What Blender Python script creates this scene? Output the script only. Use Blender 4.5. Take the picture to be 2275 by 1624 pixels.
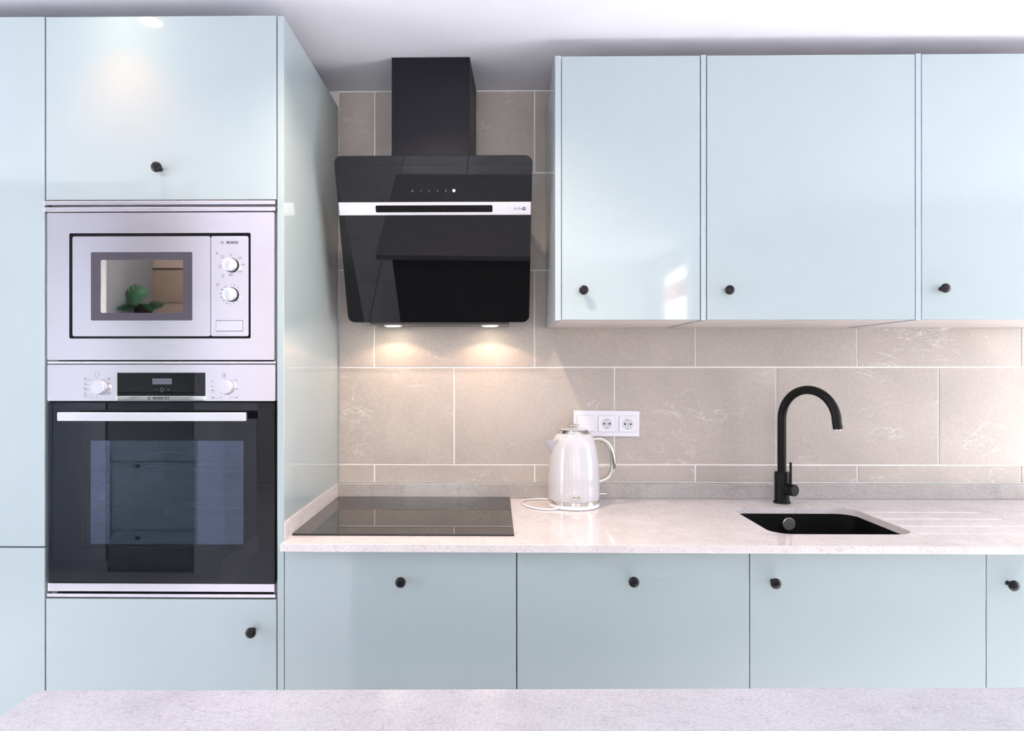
import bpy, bmesh, math, random
from mathutils import Vector, Matrix
random.seed(7)
R = math.radians
for o in list(bpy.data.objects): bpy.data.objects.remove(o)
sc = bpy.context.scene
COL = sc.collection

# ---------------------------------------------------------------- camera
cd = bpy.data.cameras.new('camera'); cam = bpy.data.objects.new('camera', cd); COL.objects.link(cam)
cam.location = (0, 0, 1.346); cam.rotation_euler = (R(90), 0, R(0.75))
cd.sensor_width = 36; cd.lens = 36 * 1450 / 2275
cd.shift_x = 0.0248; cd.shift_y = 0.0044; cd.clip_start = 0.02
sc.camera = cam
# ---------------------------------------------------------------- world
w = bpy.data.worlds.new('world'); sc.world = w; w.use_nodes = True
bg = w.node_tree.nodes['Background']
bg.inputs[0].default_value = (0.92, 0.935, 1.0, 1); bg.inputs[1].default_value = 6.2
# ---------------------------------------------------------------- exposure
sc.view_settings.view_transform = 'Standard'; sc.view_settings.look = 'None'
sc.view_settings.gamma = 1; sc.view_settings.exposure = 0.77; sc.view_settings.use_curve_mapping = False

def area(name, loc, rot, sx, sy, power=0, color=(1, 1, 1), portal=False):
    l = bpy.data.lights.new(name, 'AREA'); l.shape = 'RECTANGLE'; l.size = sx; l.size_y = sy
    l.energy = power; l.color = color
    if portal: l.cycles.is_portal = True
    o = bpy.data.objects.new(name, l); COL.objects.link(o); o.location = loc; o.rotation_euler = rot
    return o
# daylight portals set in the window openings
area('portal_rear', (-0.75, -4.25, 1.60), (R(90), 0, 0), 1.1, 1.4, portal=True)
area('portal_left', (-3.35, 0.65, 1.18), (R(90), 0, R(-90)), 1.3, 2.24, portal=True)
area('portal_right', (2.05, -3.32, 1.3), (R(90), 0, R(90)), 1.1, 2.4, portal=True)
area('portal_side', (3.45, 1.01, 1.15), (R(90), 0, R(90)), 1.18, 2.18, portal=True)
sl = bpy.data.lights.new('sun', 'SUN'); sl.energy = 22.0; sl.angle = R(2); sl.color = (1.0, 0.95, 0.90)
so = bpy.data.objects.new('sun', sl); COL.objects.link(so)
so.rotation_euler = Vector((-0.80, -0.06, -0.60)).to_track_quat('-Z', 'Y').to_euler()
def lamp(name, loc, power, color, size_deg, blend, radius=0.012, aim=None):
    l = bpy.data.lights.new(name, 'SPOT'); l.energy = power; l.color = color
    l.spot_size = R(size_deg); l.spot_blend = blend; l.shadow_soft_size = radius
    o = bpy.data.objects.new(name, l); COL.objects.link(o); o.location = loc
    if aim: o.rotation_euler = (Vector(aim)).to_track_quat('-Z', 'Y').to_euler()
    return o

# ---------------------------------------------------------------- materials
def new_mat(name):
    m = bpy.data.materials.new(name); m.use_nodes = True
    nt = m.node_tree; b = nt.nodes['Principled BSDF']
    return m, nt, b
def nd(nt, t, **kw):
    n = nt.nodes.new(t)
    for k, v in kw.items(): setattr(n, k, v)
    return n
def ramp(nt, stops, src):
    r = nd(nt, 'ShaderNodeValToRGB'); els = r.color_ramp.elements
    els[0].position, els[0].color = stops[0][0], stops[0][1]
    els[1].position, els[1].color = stops[-1][0], stops[-1][1]
    for p, c in stops[1:-1]:
        e = els.new(p); e.color = c
    nt.links.new(src, r.inputs[0]); return r
def g(v): return (v, v, v, 1)
def mat(name, col, rough=0.5, metal=0.0, var=0.03, scale=8.0, coat=0.0, bump=0.0, bscale=60, rvar=0.04, stretch=None, spec=0.5, ior=None, emis=None, estr=0):
    """principled with a noise that gently varies colour and roughness"""
    m, nt, b = new_mat(name)
    tc = nd(nt, 'ShaderNodeTexCoord'); mp = nd(nt, 'ShaderNodeMapping')
    nt.links.new(tc.outputs['Object'], mp.inputs[0])
    if stretch: mp.inputs['Scale'].default_value = stretch
    no = nd(nt, 'ShaderNodeTexNoise'); no.inputs['Scale'].default_value = scale; no.inputs['Detail'].default_value = 4
    nt.links.new(mp.outputs[0], no.inputs['Vector'])
    c0 = tuple(max(0, c * (1 - var)) for c in col) + (1,); c1 = tuple(min(1, c * (1 + var)) for c in col) + (1,)
    r = ramp(nt, [(0.3, c0), (0.7, c1)], no.outputs[0]); nt.links.new(r.outputs[0], b.inputs['Base Color'])
    mr = nd(nt, 'ShaderNodeMapRange'); nt.links.new(no.outputs[0], mr.inputs[0])
    mr.inputs[3].default_value = max(0, rough - rvar); mr.inputs[4].default_value = rough + rvar
    nt.links.new(mr.outputs[0], b.inputs['Roughness'])
    b.inputs['Metallic'].default_value = metal
    b.inputs['Specular IOR Level'].default_value = spec
    if ior: b.inputs['IOR'].default_value = ior
    if coat: b.inputs['Coat Weight'].default_value = coat; b.inputs['Coat Roughness'].default_value = 0.03
    if bump:
        n2 = nd(nt, 'ShaderNodeTexNoise'); n2.inputs['Scale'].default_value = bscale
        nt.links.new(mp.outputs[0], n2.inputs['Vector'])
        bp = nd(nt, 'ShaderNodeBump'); bp.inputs['Strength'].default_value = bump; bp.inputs['Distance'].default_value = 0.001
        nt.links.new(n2.outputs[0], bp.inputs['Height']); nt.links.new(bp.outputs[0], b.inputs['Normal'])
    if emis:
        b.inputs['Emission Color'].default_value = tuple(emis) + (1,); b.inputs['Emission Strength'].default_value = estr
    return m

M = {}
M['lacquer'] = mat('sage_lacquer', (0.405, 0.480, 0.490), 0.045, var=0.012, scale=2.5, rvar=0.015, coat=0.5)
M['lacquer_edge'] = mat('sage_lacquer_panel', (0.43, 0.50, 0.535), 0.12, var=0.012, scale=2.5)
M['carcass'] = mat('carcass_board', (0.50, 0.53, 0.53), 0.5)
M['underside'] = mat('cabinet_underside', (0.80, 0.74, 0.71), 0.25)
M['white_paint'] = mat('ceiling_paint', (0.87, 0.87, 0.93), 0.6, var=0.012, scale=3, bump=0.05, bscale=14)
M['wall_paint'] = mat('wall_paint', (0.87, 0.85, 0.83), 0.7, var=0.015, scale=3, bump=0.05)
M['warm_wall'] = mat('warm_wall_paint', (0.85, 0.69, 0.57), 0.7, var=0.03, scale=3)
M['pier_wall'] = mat('pier_wall_paint', (0.66, 0.69, 0.74), 0.7, var=0.02, scale=3)
M['grout'] = mat('white_grout', (1.0, 0.95, 0.92), 0.8)
M['floor_grout'] = mat('floor_grout', (0.25, 0.26, 0.3), 0.8)
M['black_metal'] = mat('black_metal', (0.005, 0.005, 0.006), 0.34, spec=0.3)
M['faucet'] = mat('matt_black_faucet', (0.004, 0.004, 0.004), 0.45, spec=0.2)
M['duct'] = mat('painted_duct', (0.007, 0.007, 0.013), 0.42, spec=0.25, var=0.04)
M['hood_body'] = mat('hood_body', (0.12, 0.115, 0.11), 0.35, metal=0.6)
M['black_plastic'] = mat('black_plastic', (0.004, 0.004, 0.005), 0.5, spec=0.15)
M['black_glass'] = mat('black_glass', (0.002, 0.002, 0.003), 0.012, rvar=0.003, var=0, spec=0.5, ior=1.5)
M['ceramic'] = mat('ceramic_glass', (0.006, 0.006, 0.006), 0.015, rvar=0.004, spec=0.8, ior=1.62)
M['sink'] = mat('black_composite', (0.003, 0.003, 0.003), 0.55, spec=0.2)
M['steel'] = mat('brushed_steel', (0.86, 0.81, 0.85), 0.21, metal=1.0, var=0.008, scale=9, stretch=(1.2, 1, 22), rvar=0.02)
M['steel_light'] = mat('light_steel', (0.74, 0.73, 0.77), 0.32, metal=0.85, var=0.02, scale=12)
M['chrome'] = mat('chrome', (0.66, 0.65, 0.60), 0.06, metal=1.0, var=0.01, rvar=0.01)
M['satin'] = mat('satin_steel', (0.50, 0.49, 0.47), 0.35, metal=0.9, var=0.05, scale=40)
M['hood_strip'] = mat('hood_strip_steel', (0.93, 0.92, 0.94), 0.2, metal=0.8, var=0.02)
M['white_plastic'] = mat('white_plastic', (0.86, 0.85, 0.90), 0.2, var=0.01, coat=0.3)
M['kettle_white'] = mat('glossy_white_enamel', (0.62, 0.61, 0.645), 0.10, var=0.008, coat=0.5)
M['socket_white'] = mat('socket_white', (0.84, 0.83, 0.89), 0.22, var=0.01)
M['socket_well'] = mat('socket_well', (0.62, 0.66, 0.70), 0.3, var=0.01)
M['print_grey'] = mat('grey_print', (0.20, 0.19, 0.24), 0.5)
M['print_dark'] = mat('dark_print', (0.035, 0.03, 0.045), 0.5)
M['print_white'] = mat('white_print', (0.7, 0.7, 0.72), 0.5)
M['print_dim'] = mat('dim_print', (0.20, 0.20, 0.22), 0.5)
M['display_refl'] = mat('display_reflection_grey', (0.10, 0.105, 0.13), 0.2)
M['enamel'] = mat('oven_enamel', (0.55, 0.58, 0.60), 0.3, var=0.1, scale=5)
M['rack'] = mat('rack_wire', (0.75, 0.74, 0.72), 0.2, metal=1.0)
M['mw_border'] = mat('microwave_glass_border', (0.075, 0.068, 0.085), 0.1, spec=0.35)
M['mw_mesh'] = mat('microwave_window_mirror', (0.72, 0.63, 0.54), 0.02, metal=1.0, rvar=0.005, var=0.01)
M['led'] = mat('touch_led', (1, 1, 1), 0.4, emis=(1, 1, 0.92), estr=3)
M['lens_warm'] = mat('warm_lamp_lens', (1, 0.95, 0.85), 0.3, emis=(1, 0.86, 0.66), estr=22)
M['lens_down'] = mat('downlight_lens', (1, 0.95, 0.85), 0.3, emis=(1, 0.83, 0.60), estr=25)
M['lamp_ring'] = mat('lamp_ring', (0.85, 0.84, 0.82), 0.3, emis=None)
M['anthracite'] = mat('anthracite_panel', (0.14, 0.142, 0.145), 0.4)
M['dresser'] = mat('grey_green_lacquer', (0.24, 0.27, 0.27), 0.3)
M['far_cabinet'] = mat('pale_blue_lacquer', (0.55, 0.60, 0.66), 0.25)
M['leaf'] = mat('monstera_leaf', (0.04, 0.14, 0.07), 0.35, var=0.3, scale=6)
M['pot'] = mat('dark_pot', (0.03, 0.03, 0.03), 0.5)
M['canvas'] = mat('beige_canvas', (0.62, 0.50, 0.38), 0.8, var=0.05)
M['awning'] = mat('salmon_awning', (0.75, 0.25, 0.22), 0.8)
M['frame_white'] = mat('window_frame_white', (0.85, 0.86, 0.88), 0.3)

def glass(name, tint, refl_rough=0.0, ior=1.5, boost=1.0, floor=0.0):
    m = bpy.data.materials.new(name); m.use_nodes = True; nt = m.node_tree
    nt.nodes.remove(nt.nodes['Principled BSDF']); out = nt.nodes['Material Output']
    tr = nd(nt, 'ShaderNodeBsdfTransparent'); tr.inputs[0].default_value = tint
    gl = nd(nt, 'ShaderNodeBsdfGlossy'); gl.inputs['Roughness'].default_value = refl_rough; gl.inputs[0].default_value = (.95, .97, 1, 1)
    fr = nd(nt, 'ShaderNodeFresnel'); fr.inputs[0].default_value = ior
    mm = nd(nt, 'ShaderNodeMath', operation='MULTIPLY_ADD'); mm.inputs[1].default_value = boost; mm.inputs[2].default_value = floor
    mm.use_clamp = True
    mx = nd(nt, 'ShaderNodeMixShader')
    nt.links.new(fr.outputs[0], mm.inputs[0]); ge = nd(nt, 'ShaderNodeNewGeometry'); fb = nd(nt, 'ShaderNodeMath', operation='SUBTRACT'); fb.inputs[0].default_value = 1.0
    fm = nd(nt, 'ShaderNodeMath', operation='MULTIPLY')     # the rear face of a thin pane must not reflect totally
    nt.links.new(ge.outputs['Backfacing'], fb.inputs[1]); nt.links.new(mm.outputs[0], fm.inputs[0]); nt.links.new(fb.outputs[0], fm.inputs[1])
    nt.links.new(fm.outputs[0], mx.inputs[0])
    nt.links.new(tr.outputs[0], mx.inputs[1]); nt.links.new(gl.outputs[0], mx.inputs[2]); nt.links.new(mx.outputs[0], out.inputs[0])
    return m
M['pane'] = glass('window_glass', (1, 1, 1, 1))
M['oven_glass'] = glass('oven_glass', (0.62, 0.65, 0.72, 1), 0.012, 1.55)
M['oven_inner'] = glass('oven_inner_glass', (0.9, 0.92, 0.95, 1), 0.02, 1.5, 1.0, 0.38)

def tile_mat(name, ca, cb, cc, vein, rough, per_tile=True, vein_amt=0.62):
    m, nt, b = new_mat(name)
    tc = nd(nt, 'ShaderNodeTexCoord'); oi = nd(nt, 'ShaderNodeObjectInfo')
    off = nd(nt, 'ShaderNodeVectorMath', operation='SCALE'); cmb = nd(nt, 'ShaderNodeCombineXYZ')
    nt.links.new(oi.outputs['Random'], cmb.inputs[0]); nt.links.new(oi.outputs['Random'], cmb.inputs[1]); nt.links.new(oi.outputs['Random'], cmb.inputs[2])
    nt.links.new(cmb.outputs[0], off.inputs[0]); off.inputs['Scale'].default_value = 37.0 if per_tile else 0.0
    add = nd(nt, 'ShaderNodeVectorMath', operation='ADD')
    nt.links.new(tc.outputs['Object'], add.inputs[0]); nt.links.new(off.outputs[0], add.inputs[1])
    V = add.outputs[0]
    n1 = nd(nt, 'ShaderNodeTexNoise'); n1.inputs['Scale'].default_value = 3.2; n1.inputs['Detail'].default_value = 6; n1.inputs['Distortion'].default_value = 0.6
    nt.links.new(V, n1.inputs['Vector'])
    base = ramp(nt, [(0.30, ca), (0.52, cb), (0.72, cc)], n1.outputs[0])
    # veins: thin ridges of a distorted noise, shown only in patches, drawn out along a diagonal
    mp = nd(nt, 'ShaderNodeMapping'); mp.inputs['Rotation'].default_value = (0, R(-24), 0); mp.inputs['Scale'].default_value = (1.0, 1.0, 2.6)
    nt.links.new(V, mp.inputs[0])
    def ridge(scale, width, dist):
        n = nd(nt, 'ShaderNodeTexNoise'); n.inputs['Scale'].default_value = scale; n.inputs['Detail'].default_value = 5
        n.inputs['Roughness'].default_value = 0.55; n.inputs['Distortion'].default_value = dist
        nt.links.new(mp.outputs[0], n.inputs['Vector'])
        s = nd(nt, 'ShaderNodeMath', operation='SUBTRACT'); s.inputs[1].default_value = 0.5; nt.links.new(n.outputs[0], s.inputs[0])
        a = nd(nt, 'ShaderNodeMath', operation='ABSOLUTE'); nt.links.new(s.outputs[0], a.inputs[0])
        return ramp(nt, [(0.0, g(1)), (width * 0.4, g(0.6)), (width, g(0))], a.outputs[0])
    v1 = ridge(4.2, 0.012, 1.0); v2 = ridge(12, 0.024, 0.6)
    mk = nd(nt, 'ShaderNodeTexNoise'); mk.inputs['Scale'].default_value = 4.2; mk.inputs['Detail'].default_value = 2; nt.links.new(V, mk.inputs['Vector'])
    mr = ramp(nt, [(0.50, g(0)), (0.64, g(1))], mk.outputs[0])
    mk2 = ramp(nt, [(0.55, g(0)), (0.72, g(0.7))], mk.outputs[0])
    a1 = nd(nt, 'ShaderNodeMath', operation='MULTIPLY'); nt.links.new(v1.outputs[0], a1.inputs[0]); nt.links.new(mr.outputs[0], a1.inputs[1])
    a2 = nd(nt, 'ShaderNodeMath', operation='MULTIPLY'); nt.links.new(v2.outputs[0], a2.inputs[0]); nt.links.new(mk2.outputs[0], a2.inputs[1])
    mxm = nd(nt, 'ShaderNodeMath', operation='MAXIMUM'); nt.links.new(a1.outputs[0], mxm.inputs[0]); nt.links.new(a2.outputs[0], mxm.inputs[1])
    sc_ = nd(nt, 'ShaderNodeMath', operation='MULTIPLY'); sc_.inputs[1].default_value = vein_amt; nt.links.new(mxm.outputs[0], sc_.inputs[0])
    mix = nd(nt, 'ShaderNodeMix', data_type='RGBA'); nt.links.new(sc_.outputs[0], mix.inputs[0]); nt.links.new(base.outputs[0], mix.inputs[6]); mix.inputs[7].default_value = vein
    nf = nd(nt, 'ShaderNodeTexNoise'); nf.inputs['Scale'].default_value = 90; nf.inputs['Detail'].default_value = 3; nt.links.new(V, nf.inputs['Vector'])
    rf = ramp(nt, [(0.35, g(0.95)), (0.65, g(1.04))], nf.outputs[0])
    mu = nd(nt, 'ShaderNodeMix', data_type='RGBA', blend_type='MULTIPLY'); mu.inputs[0].default_value = 1
    nt.links.new(mix.outputs[2], mu.inputs[6]); nt.links.new(rf.outputs[0], mu.inputs[7])
    nt.links.new(mu.outputs[2], b.inputs['Base Color'])
    b.inputs['Roughness'].default_value = rough; b.inputs['Specular IOR Level'].default_value = 0.4
    bp = nd(nt, 'ShaderNodeBump'); bp.inputs['Strength'].default_value = 0.12; bp.inputs['Distance'].default_value = 0.001
    nt.links.new(nf.outputs[0], bp.inputs['Height']); nt.links.new(bp.outputs[0], b.inputs['Normal'])
    return m
M['tile'] = tile_mat('stone_wall_tile', (0.465, 0.42, 0.375, 1), (0.515, 0.46, 0.41, 1), (0.56, 0.50, 0.445, 1), (0.86, 0.82, 0.78, 1), 0.42)
M['floor_tile'] = tile_mat('floor_tile_stone', (0.74, 0.74, 0.78, 1), (0.80, 0.80, 0.83, 1), (0.86, 0.86, 0.88, 1), (0.5, 0.5, 0.54, 1), 0.25)

def quartz(name, base, dark, rough, coat=0.0, amt=0.35):
    m, nt, b = new_mat(name)
    tc = nd(nt, 'ShaderNodeTexCoord'); V = tc.outputs['Object']
    n1 = nd(nt, 'ShaderNodeTexNoise'); n1.inputs['Scale'].default_value = 9; n1.inputs['Detail'].default_value = 8; n1.inputs['Roughness'].default_value = 0.75
    nt.links.new(V, n1.inputs['Vector'])
    lo = tuple(c * 0.93 for c in base[:3]) + (1,); hi = tuple(min(1, c * 1.05) for c in base[:3]) + (1,)
    bs = ramp(nt, [(0.35, lo), (0.62, hi)], n1.outputs[0])
    mp = nd(nt, 'ShaderNodeMapping'); mp.inputs['Rotation'].default_value = (0.2, 0.3, R(25)); mp.inputs['Scale'].default_value = (1, 2.2, 2.2); nt.links.new(V, mp.inputs[0])
    def flecks(scale, width, lo_, hi_):
        n = nd(nt, 'ShaderNodeTexNoise'); n.inputs['Scale'].default_value = scale; n.inputs['Detail'].default_value = 4; n.inputs['Distortion'].default_value = 1.0
        nt.links.new(mp.outputs[0], n.inputs['Vector'])
        s = nd(nt, 'ShaderNodeMath', operation='SUBTRACT'); s.inputs[1].default_value = 0.5; nt.links.new(n.outputs[0], s.inputs[0])
        a = nd(nt, 'ShaderNodeMath', operation='ABSOLUTE'); nt.links.new(s.outputs[0], a.inputs[0])
        r = ramp(nt, [(0.0, g(1)), (width * 1.25, g(0))], a.outputs[0])
        k = nd(nt, 'ShaderNodeTexNoise'); k.inputs['Scale'].default_value = scale * 0.9; k.inputs['Detail'].default_value = 3; nt.links.new(V, k.inputs['Vector'])
        kr = ramp(nt, [(lo_, g(0)), (hi_, g(1))], k.outputs[0])
        mm = nd(nt, 'ShaderNodeMath', operation='MULTIPLY'); nt.links.new(r.outputs[0], mm.inputs[0]); nt.links.new(kr.outputs[0], mm.inputs[1]); return mm
    f1 = flecks(14, 0.018, 0.54, 0.64); f2 = flecks(45, 0.03, 0.50, 0.62)
    mxm = nd(nt, 'ShaderNodeMath', operation='MAXIMUM'); nt.links.new(f1.outputs[0], mxm.inputs[0]); nt.links.new(f2.outputs[0], mxm.inputs[1])
    s_ = nd(nt, 'ShaderNodeMath', operation='MULTIPLY'); s_.inputs[1].default_value = amt; nt.links.new(mxm.outputs[0], s_.inputs[0])
    mix = nd(nt, 'ShaderNodeMix', data_type='RGBA'); nt.links.new(s_.outputs[0], mix.inputs[0]); nt.links.new(bs.outputs[0], mix.inputs[6]); mix.inputs[7].default_value = dark
    nf = nd(nt, 'ShaderNodeTexNoise'); nf.inputs['Scale'].default_value = 260; nf.inputs['Detail'].default_value = 2; nt.links.new(V, nf.inputs['Vector'])
    rf = ramp(nt, [(0.35, g(0.90)), (0.65, g(1.06))], nf.outputs[0])
    mu = nd(nt, 'ShaderNodeMix', data_type='RGBA', blend_type='MULTIPLY'); mu.inputs[0].default_value = 1
    nt.links.new(mix.outputs[2], mu.inputs[6]); nt.links.new(rf.outputs[0], mu.inputs[7]); nt.links.new(mu.outputs[2], b.inputs['Base Color'])
    b.inputs['Roughness'].default_value = rough
    return m
M['quartz'] = quartz('polished_quartz', (0.70, 0.655, 0.655, 1), (0.24, 0.21, 0.21, 1), 0.06, amt=0.38)
M['quartz_upstand'] = quartz('darker_quartz', (0.455, 0.425, 0.40, 1), (0.22, 0.26, 0.26, 1), 0.12, amt=0.6)  # upstand quartz, set in a darker tone than the worktop
M['quartz_island'] = quartz('island_quartz', (0.455, 0.462, 0.515, 1), (0.28, 0.27, 0.30, 1), 0.22, amt=0.42)

# ---------------------------------------------------------------- mesh helpers
WL = {}
def link(o): COL.objects.link(o); return o
def tag(o, label, cat, group=None):
    o['label'] = label; o['category'] = cat
    if group: o['group'] = group
    return o
def thing(name, loc, label, cat, group=None, rotz=0):
    o = bpy.data.objects.new(name, None); link(o); o.location = loc; o.rotation_euler = (0, 0, rotz)
    o.empty_display_size = 0.05; WL[o] = Vector(loc)
    return tag(o, label, cat, group)
def obj(name, bm, m, parent=None, smooth=False, origin=None, label=None, kind=None):
    """links a bmesh given in world coordinates as one object with its origin at the bottom centre of its bounds"""
    vs = [v.co for v in bm.verts]
    if origin is None:
        lo = Vector([min(v[i] for v in vs) for i in range(3)]); hi = Vector([max(v[i] for v in vs) for i in range(3)])
        origin = Vector(((lo.x + hi.x) / 2, (lo.y + hi.y) / 2, lo.z))
    origin = Vector(origin)
    bmesh.ops.translate(bm, verts=bm.verts, vec=-origin)
    bmesh.ops.recalc_face_normals(bm, faces=bm.faces)
    me = bpy.data.meshes.new(name); bm.to_mesh(me); bm.free()
    if smooth:
        for p in me.polygons: p.use_smooth = True
        try: me.set_sharp_from_angle(angle=R(35))
        except Exception: pass
    me.materials.append(m if not isinstance(m, str) else M[m])
    o = bpy.data.objects.new(name, me); link(o)
    WL[o] = origin
    if parent is not None:
        o.parent = parent; o.location = origin - WL[parent]
    else: o.location = origin
    if label: o['label'] = label
    if kind: o['kind'] = kind
    return o
def box(x0, x1, y0, y1, z0, z1, bev=0.0, seg=2, bm=None):
    t = bmesh.new()
    bmesh.ops.create_cube(t, size=1)
    for v in t.verts:
        v.co = Vector(((x0 + x1) / 2 + v.co.x * (x1 - x0), (y0 + y1) / 2 + v.co.y * (y1 - y0), (z0 + z1) / 2 + v.co.z * (z1 - z0)))
    if bev: bmesh.ops.bevel(t, geom=list(t.edges), offset=bev, segments=seg, profile=0.5, affect='EDGES')
    return join(bm, t)
def join(bm, t):
    if bm is None: return t
    me = bpy.data.meshes.new('tmp'); t.to_mesh(me); t.free(); bm.from_mesh(me); bpy.data.meshes.remove(me); return bm
def prism(pts, d, bm=None, bev=0.0):
    """polygon (list of 3D points) extruded by vector d"""
    t = bmesh.new(); d = Vector(d)
    vs = [t.verts.new(p) for p in pts]; f = t.faces.new(vs)
    r = bmesh.ops.extrude_face_region(t, geom=[f]); bmesh.ops.translate(t, verts=[e for e in r['geom'] if isinstance(e, bmesh.types.BMVert)], vec=d)
    if bev:
        bmesh.ops.recalc_face_normals(t, faces=t.faces)
        es = [e for e in t.edges if e.calc_face_angle(0) > R(40)]
        bmesh.ops.bevel(t, geom=es, offset=bev, segments=2, profile=0.5, affect='EDGES')
    return join(bm, t)
def rr(a0, a1, b0, b1, r, n=6):
    out = []
    for cx, cy, s in ((a1 - r, b1 - r, 0), (a0 + r, b1 - r, 90), (a0 + r, b0 + r, 180), (a1 - r, b0 + r, 270)):
        for i in range(n + 1):
            a = R(s + 90 * i / n); out.append((cx + r * math.cos(a), cy + r * math.sin(a)))
    return out
def plate(x0, x1, z0, z1, y0, y1, r, bm=None, bev=0.0, n=6):
    """rounded rectangle in the XZ plane, thick in Y"""
    return prism([(a, y0, b) for a, b in rr(x0, x1, z0, z1, r, n)], (0, y1 - y0, 0), bm, bev)
def ring_plate(x0, x1, z0, z1, r, hx0, hx1, hz0, hz1, hr, y0, y1, n=5):
    """rounded rectangle plate with a rounded rectangular opening"""
    t = bmesh.new(); A = rr(x0, x1, z0, z1, r, n); B = rr(hx0, hx1, hz0, hz1, hr, n)
    L = []
    for pts, y in ((A, y0), (B, y0), (A, y1), (B, y1)): L.append([t.verts.new((a, y, b)) for a, b in pts])
    k = len(A)
    for i in range(k):
        j = (i + 1) % k
        t.faces.new((L[0][i], L[0][j], L[1][j], L[1][i])); t.faces.new((L[2][i], L[3][i], L[3][j], L[2][j]))
        t.faces.new((L[0][i], L[2][i], L[2][j], L[0][j])); t.faces.new((L[1][i], L[1][j], L[3][j], L[3][i]))
    return t
def lathe(profile, center, axis='Z', seg=32, bm=None, flute=None):
    """profile: (radius, along) pairs; axis Z up, or Y meaning along -Y towards the room"""
    t = bmesh.new(); c = Vector(center); rings = []
    for r, h in profile:
        if r < 1e-6: rings.append([t.verts.new(c + (Vector((0, 0, h)) if axis == 'Z' else Vector((0, -h, 0))))]); continue
        ring = []
        for i in range(seg):
            a = 2 * math.pi * i / seg; q = r * (1 + (flute(a, h) if flute else 0))
            p = Vector((q * math.cos(a), q * math.sin(a), h)) if axis == 'Z' else Vector((q * math.cos(a), -h, q * math.sin(a)))
            ring.append(t.verts.new(c + p))
        rings.append(ring)
    for A, B in zip(rings, rings[1:]):
        for i in range(seg):
            j = (i + 1) % seg
            if len(A) == 1 and len(B) == 1: continue
            if len(A) == 1: t.faces.new((A[0], B[i], B[j]))
            elif len(B) == 1: t.faces.new((A[i], A[j], B[0]))
            else: t.faces.new((A[i], A[j], B[j], B[i]))
    for e in (rings[0], rings[-1]):
        if len(e) > 1: t.faces.new(e)
    return join(bm, t)
def smooth_path(pts, sub=6):
    P = [Vector(p) for p in pts]; out = []
    for i in range(len(P) - 1):
        p0, p1, p2, p3 = P[max(i - 1, 0)], P[i], P[i + 1], P[min(i + 2, len(P) - 1)]
        for k in range(sub):
            t = k / sub
            out.append(0.5 * ((2 * p1) + (p2 - p0) * t + (2 * p0 - 5 * p1 + 4 * p2 - p3) * t * t + (3 * p1 - p0 - 3 * p2 + p3) * t ** 3))
    out.append(P[-1]); return out
def tube(pts, rad, seg=12, bm=None, closed=False):
    t = bmesh.new(); P = [Vector(p) for p in pts]; n = len(P); rings = []; up = None
    for i, p in enumerate(P):
        d = (P[min(i + 1, n - 1)] - P[max(i - 1, 0)]).normalized()
        if up is None: up = d.orthogonal().normalized()
        up = (up - d * up.dot(d)).normalized(); s = d.cross(up)
        r = rad(i / (n - 1)) if callable(rad) else rad
        rings.append([t.verts.new(p + (up * math.cos(2 * math.pi * k / seg) + s * math.sin(2 * math.pi * k / seg)) * r) for k in range(seg)])
    for A, B in zip(rings, rings[1:]):
        for k in range(seg): t.faces.new((A[k], A[(k + 1) % seg], B[(k + 1) % seg], B[k]))
    t.faces.new(rings[0]); t.faces.new(rings[-1])
    return join(bm, t)
def text_bm(s, x, y, z, size, bold=0.0, align='CENTER', depth=0.0003, mtx=None, sx=1.0):
    """lettering as a thin solid, standing in the XZ plane facing the room"""
    cu = bpy.data.curves.new('t', 'FONT'); cu.body = s; cu.size = size; cu.align_x = align; cu.align_y = 'CENTER'
    cu.extrude = depth; cu.offset = bold; cu.resolution_u = 3
    o = bpy.data.objects.new('t', cu); link(o)
    bpy.context.view_layer.update(); dg = bpy.context.evaluated_depsgraph_get()
    me = bpy.data.meshes.new_from_object(o.evaluated_get(dg)); t = bmesh.new(); t.from_mesh(me)
    bpy.data.objects.remove(o); bpy.data.curves.remove(cu); bpy.data.meshes.remove(me)
    bmesh.ops.scale(t, vec=(sx, 1, 1), verts=t.verts)
    if mtx is None: mtx = Matrix.Translation((x, y, z)) @ Matrix.Rotation(R(90), 4, 'X')
    bmesh.ops.transform(t, matrix=mtx, verts=t.verts)
    return t
def ring_bm(cx, cz, y, r0, r1, d=0.0004, seg=20, bm=None):
    t = bmesh.new(); L = []
    for r, yy in ((r0, y), (r1, y), (r1, y - d), (r0, y - d)):
        L.append([t.verts.new((cx + r * math.cos(2 * math.pi * i / seg), yy, cz + r * math.sin(2 * math.pi * i / seg))) for i in range(seg)])
    for a in range(4):
        A, B = L[a], L[(a + 1) % 4]
        for i in range(seg): t.faces.new((A[i], A[(i + 1) % seg], B[(i + 1) % seg], B[i]))
    return join(bm, t)
def line_bm(bm, x0, z0, x1, z1, y, w=0.0006):
    d = Vector((x1 - x0, 0, z1 - z0)); n = Vector((-d.z, 0, d.x)).normalized() * w / 2
    a, b = Vector((x0, y, z0)), Vector((x1, y, z1))
    return prism([a - n, b - n, b + n, a + n], (0, -0.0004, 0), bm)
def struct(name, bm, m, parent=None, **k): return obj(name, bm, m, parent, kind=None if parent else 'structure', **k)

# ================================================================ SETTING
XL, XR, XK, YB, YF, ZC, ZH = -3.30, 1.95, 3.40, -4.20, 2.30, 2.330, 2.66
wall_back = struct('wall_back', box(XL, XK + 0.12, YF, YF + 0.12, 0, ZH + 0.1), 'wall_paint', origin=(0, YF, 0))
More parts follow.
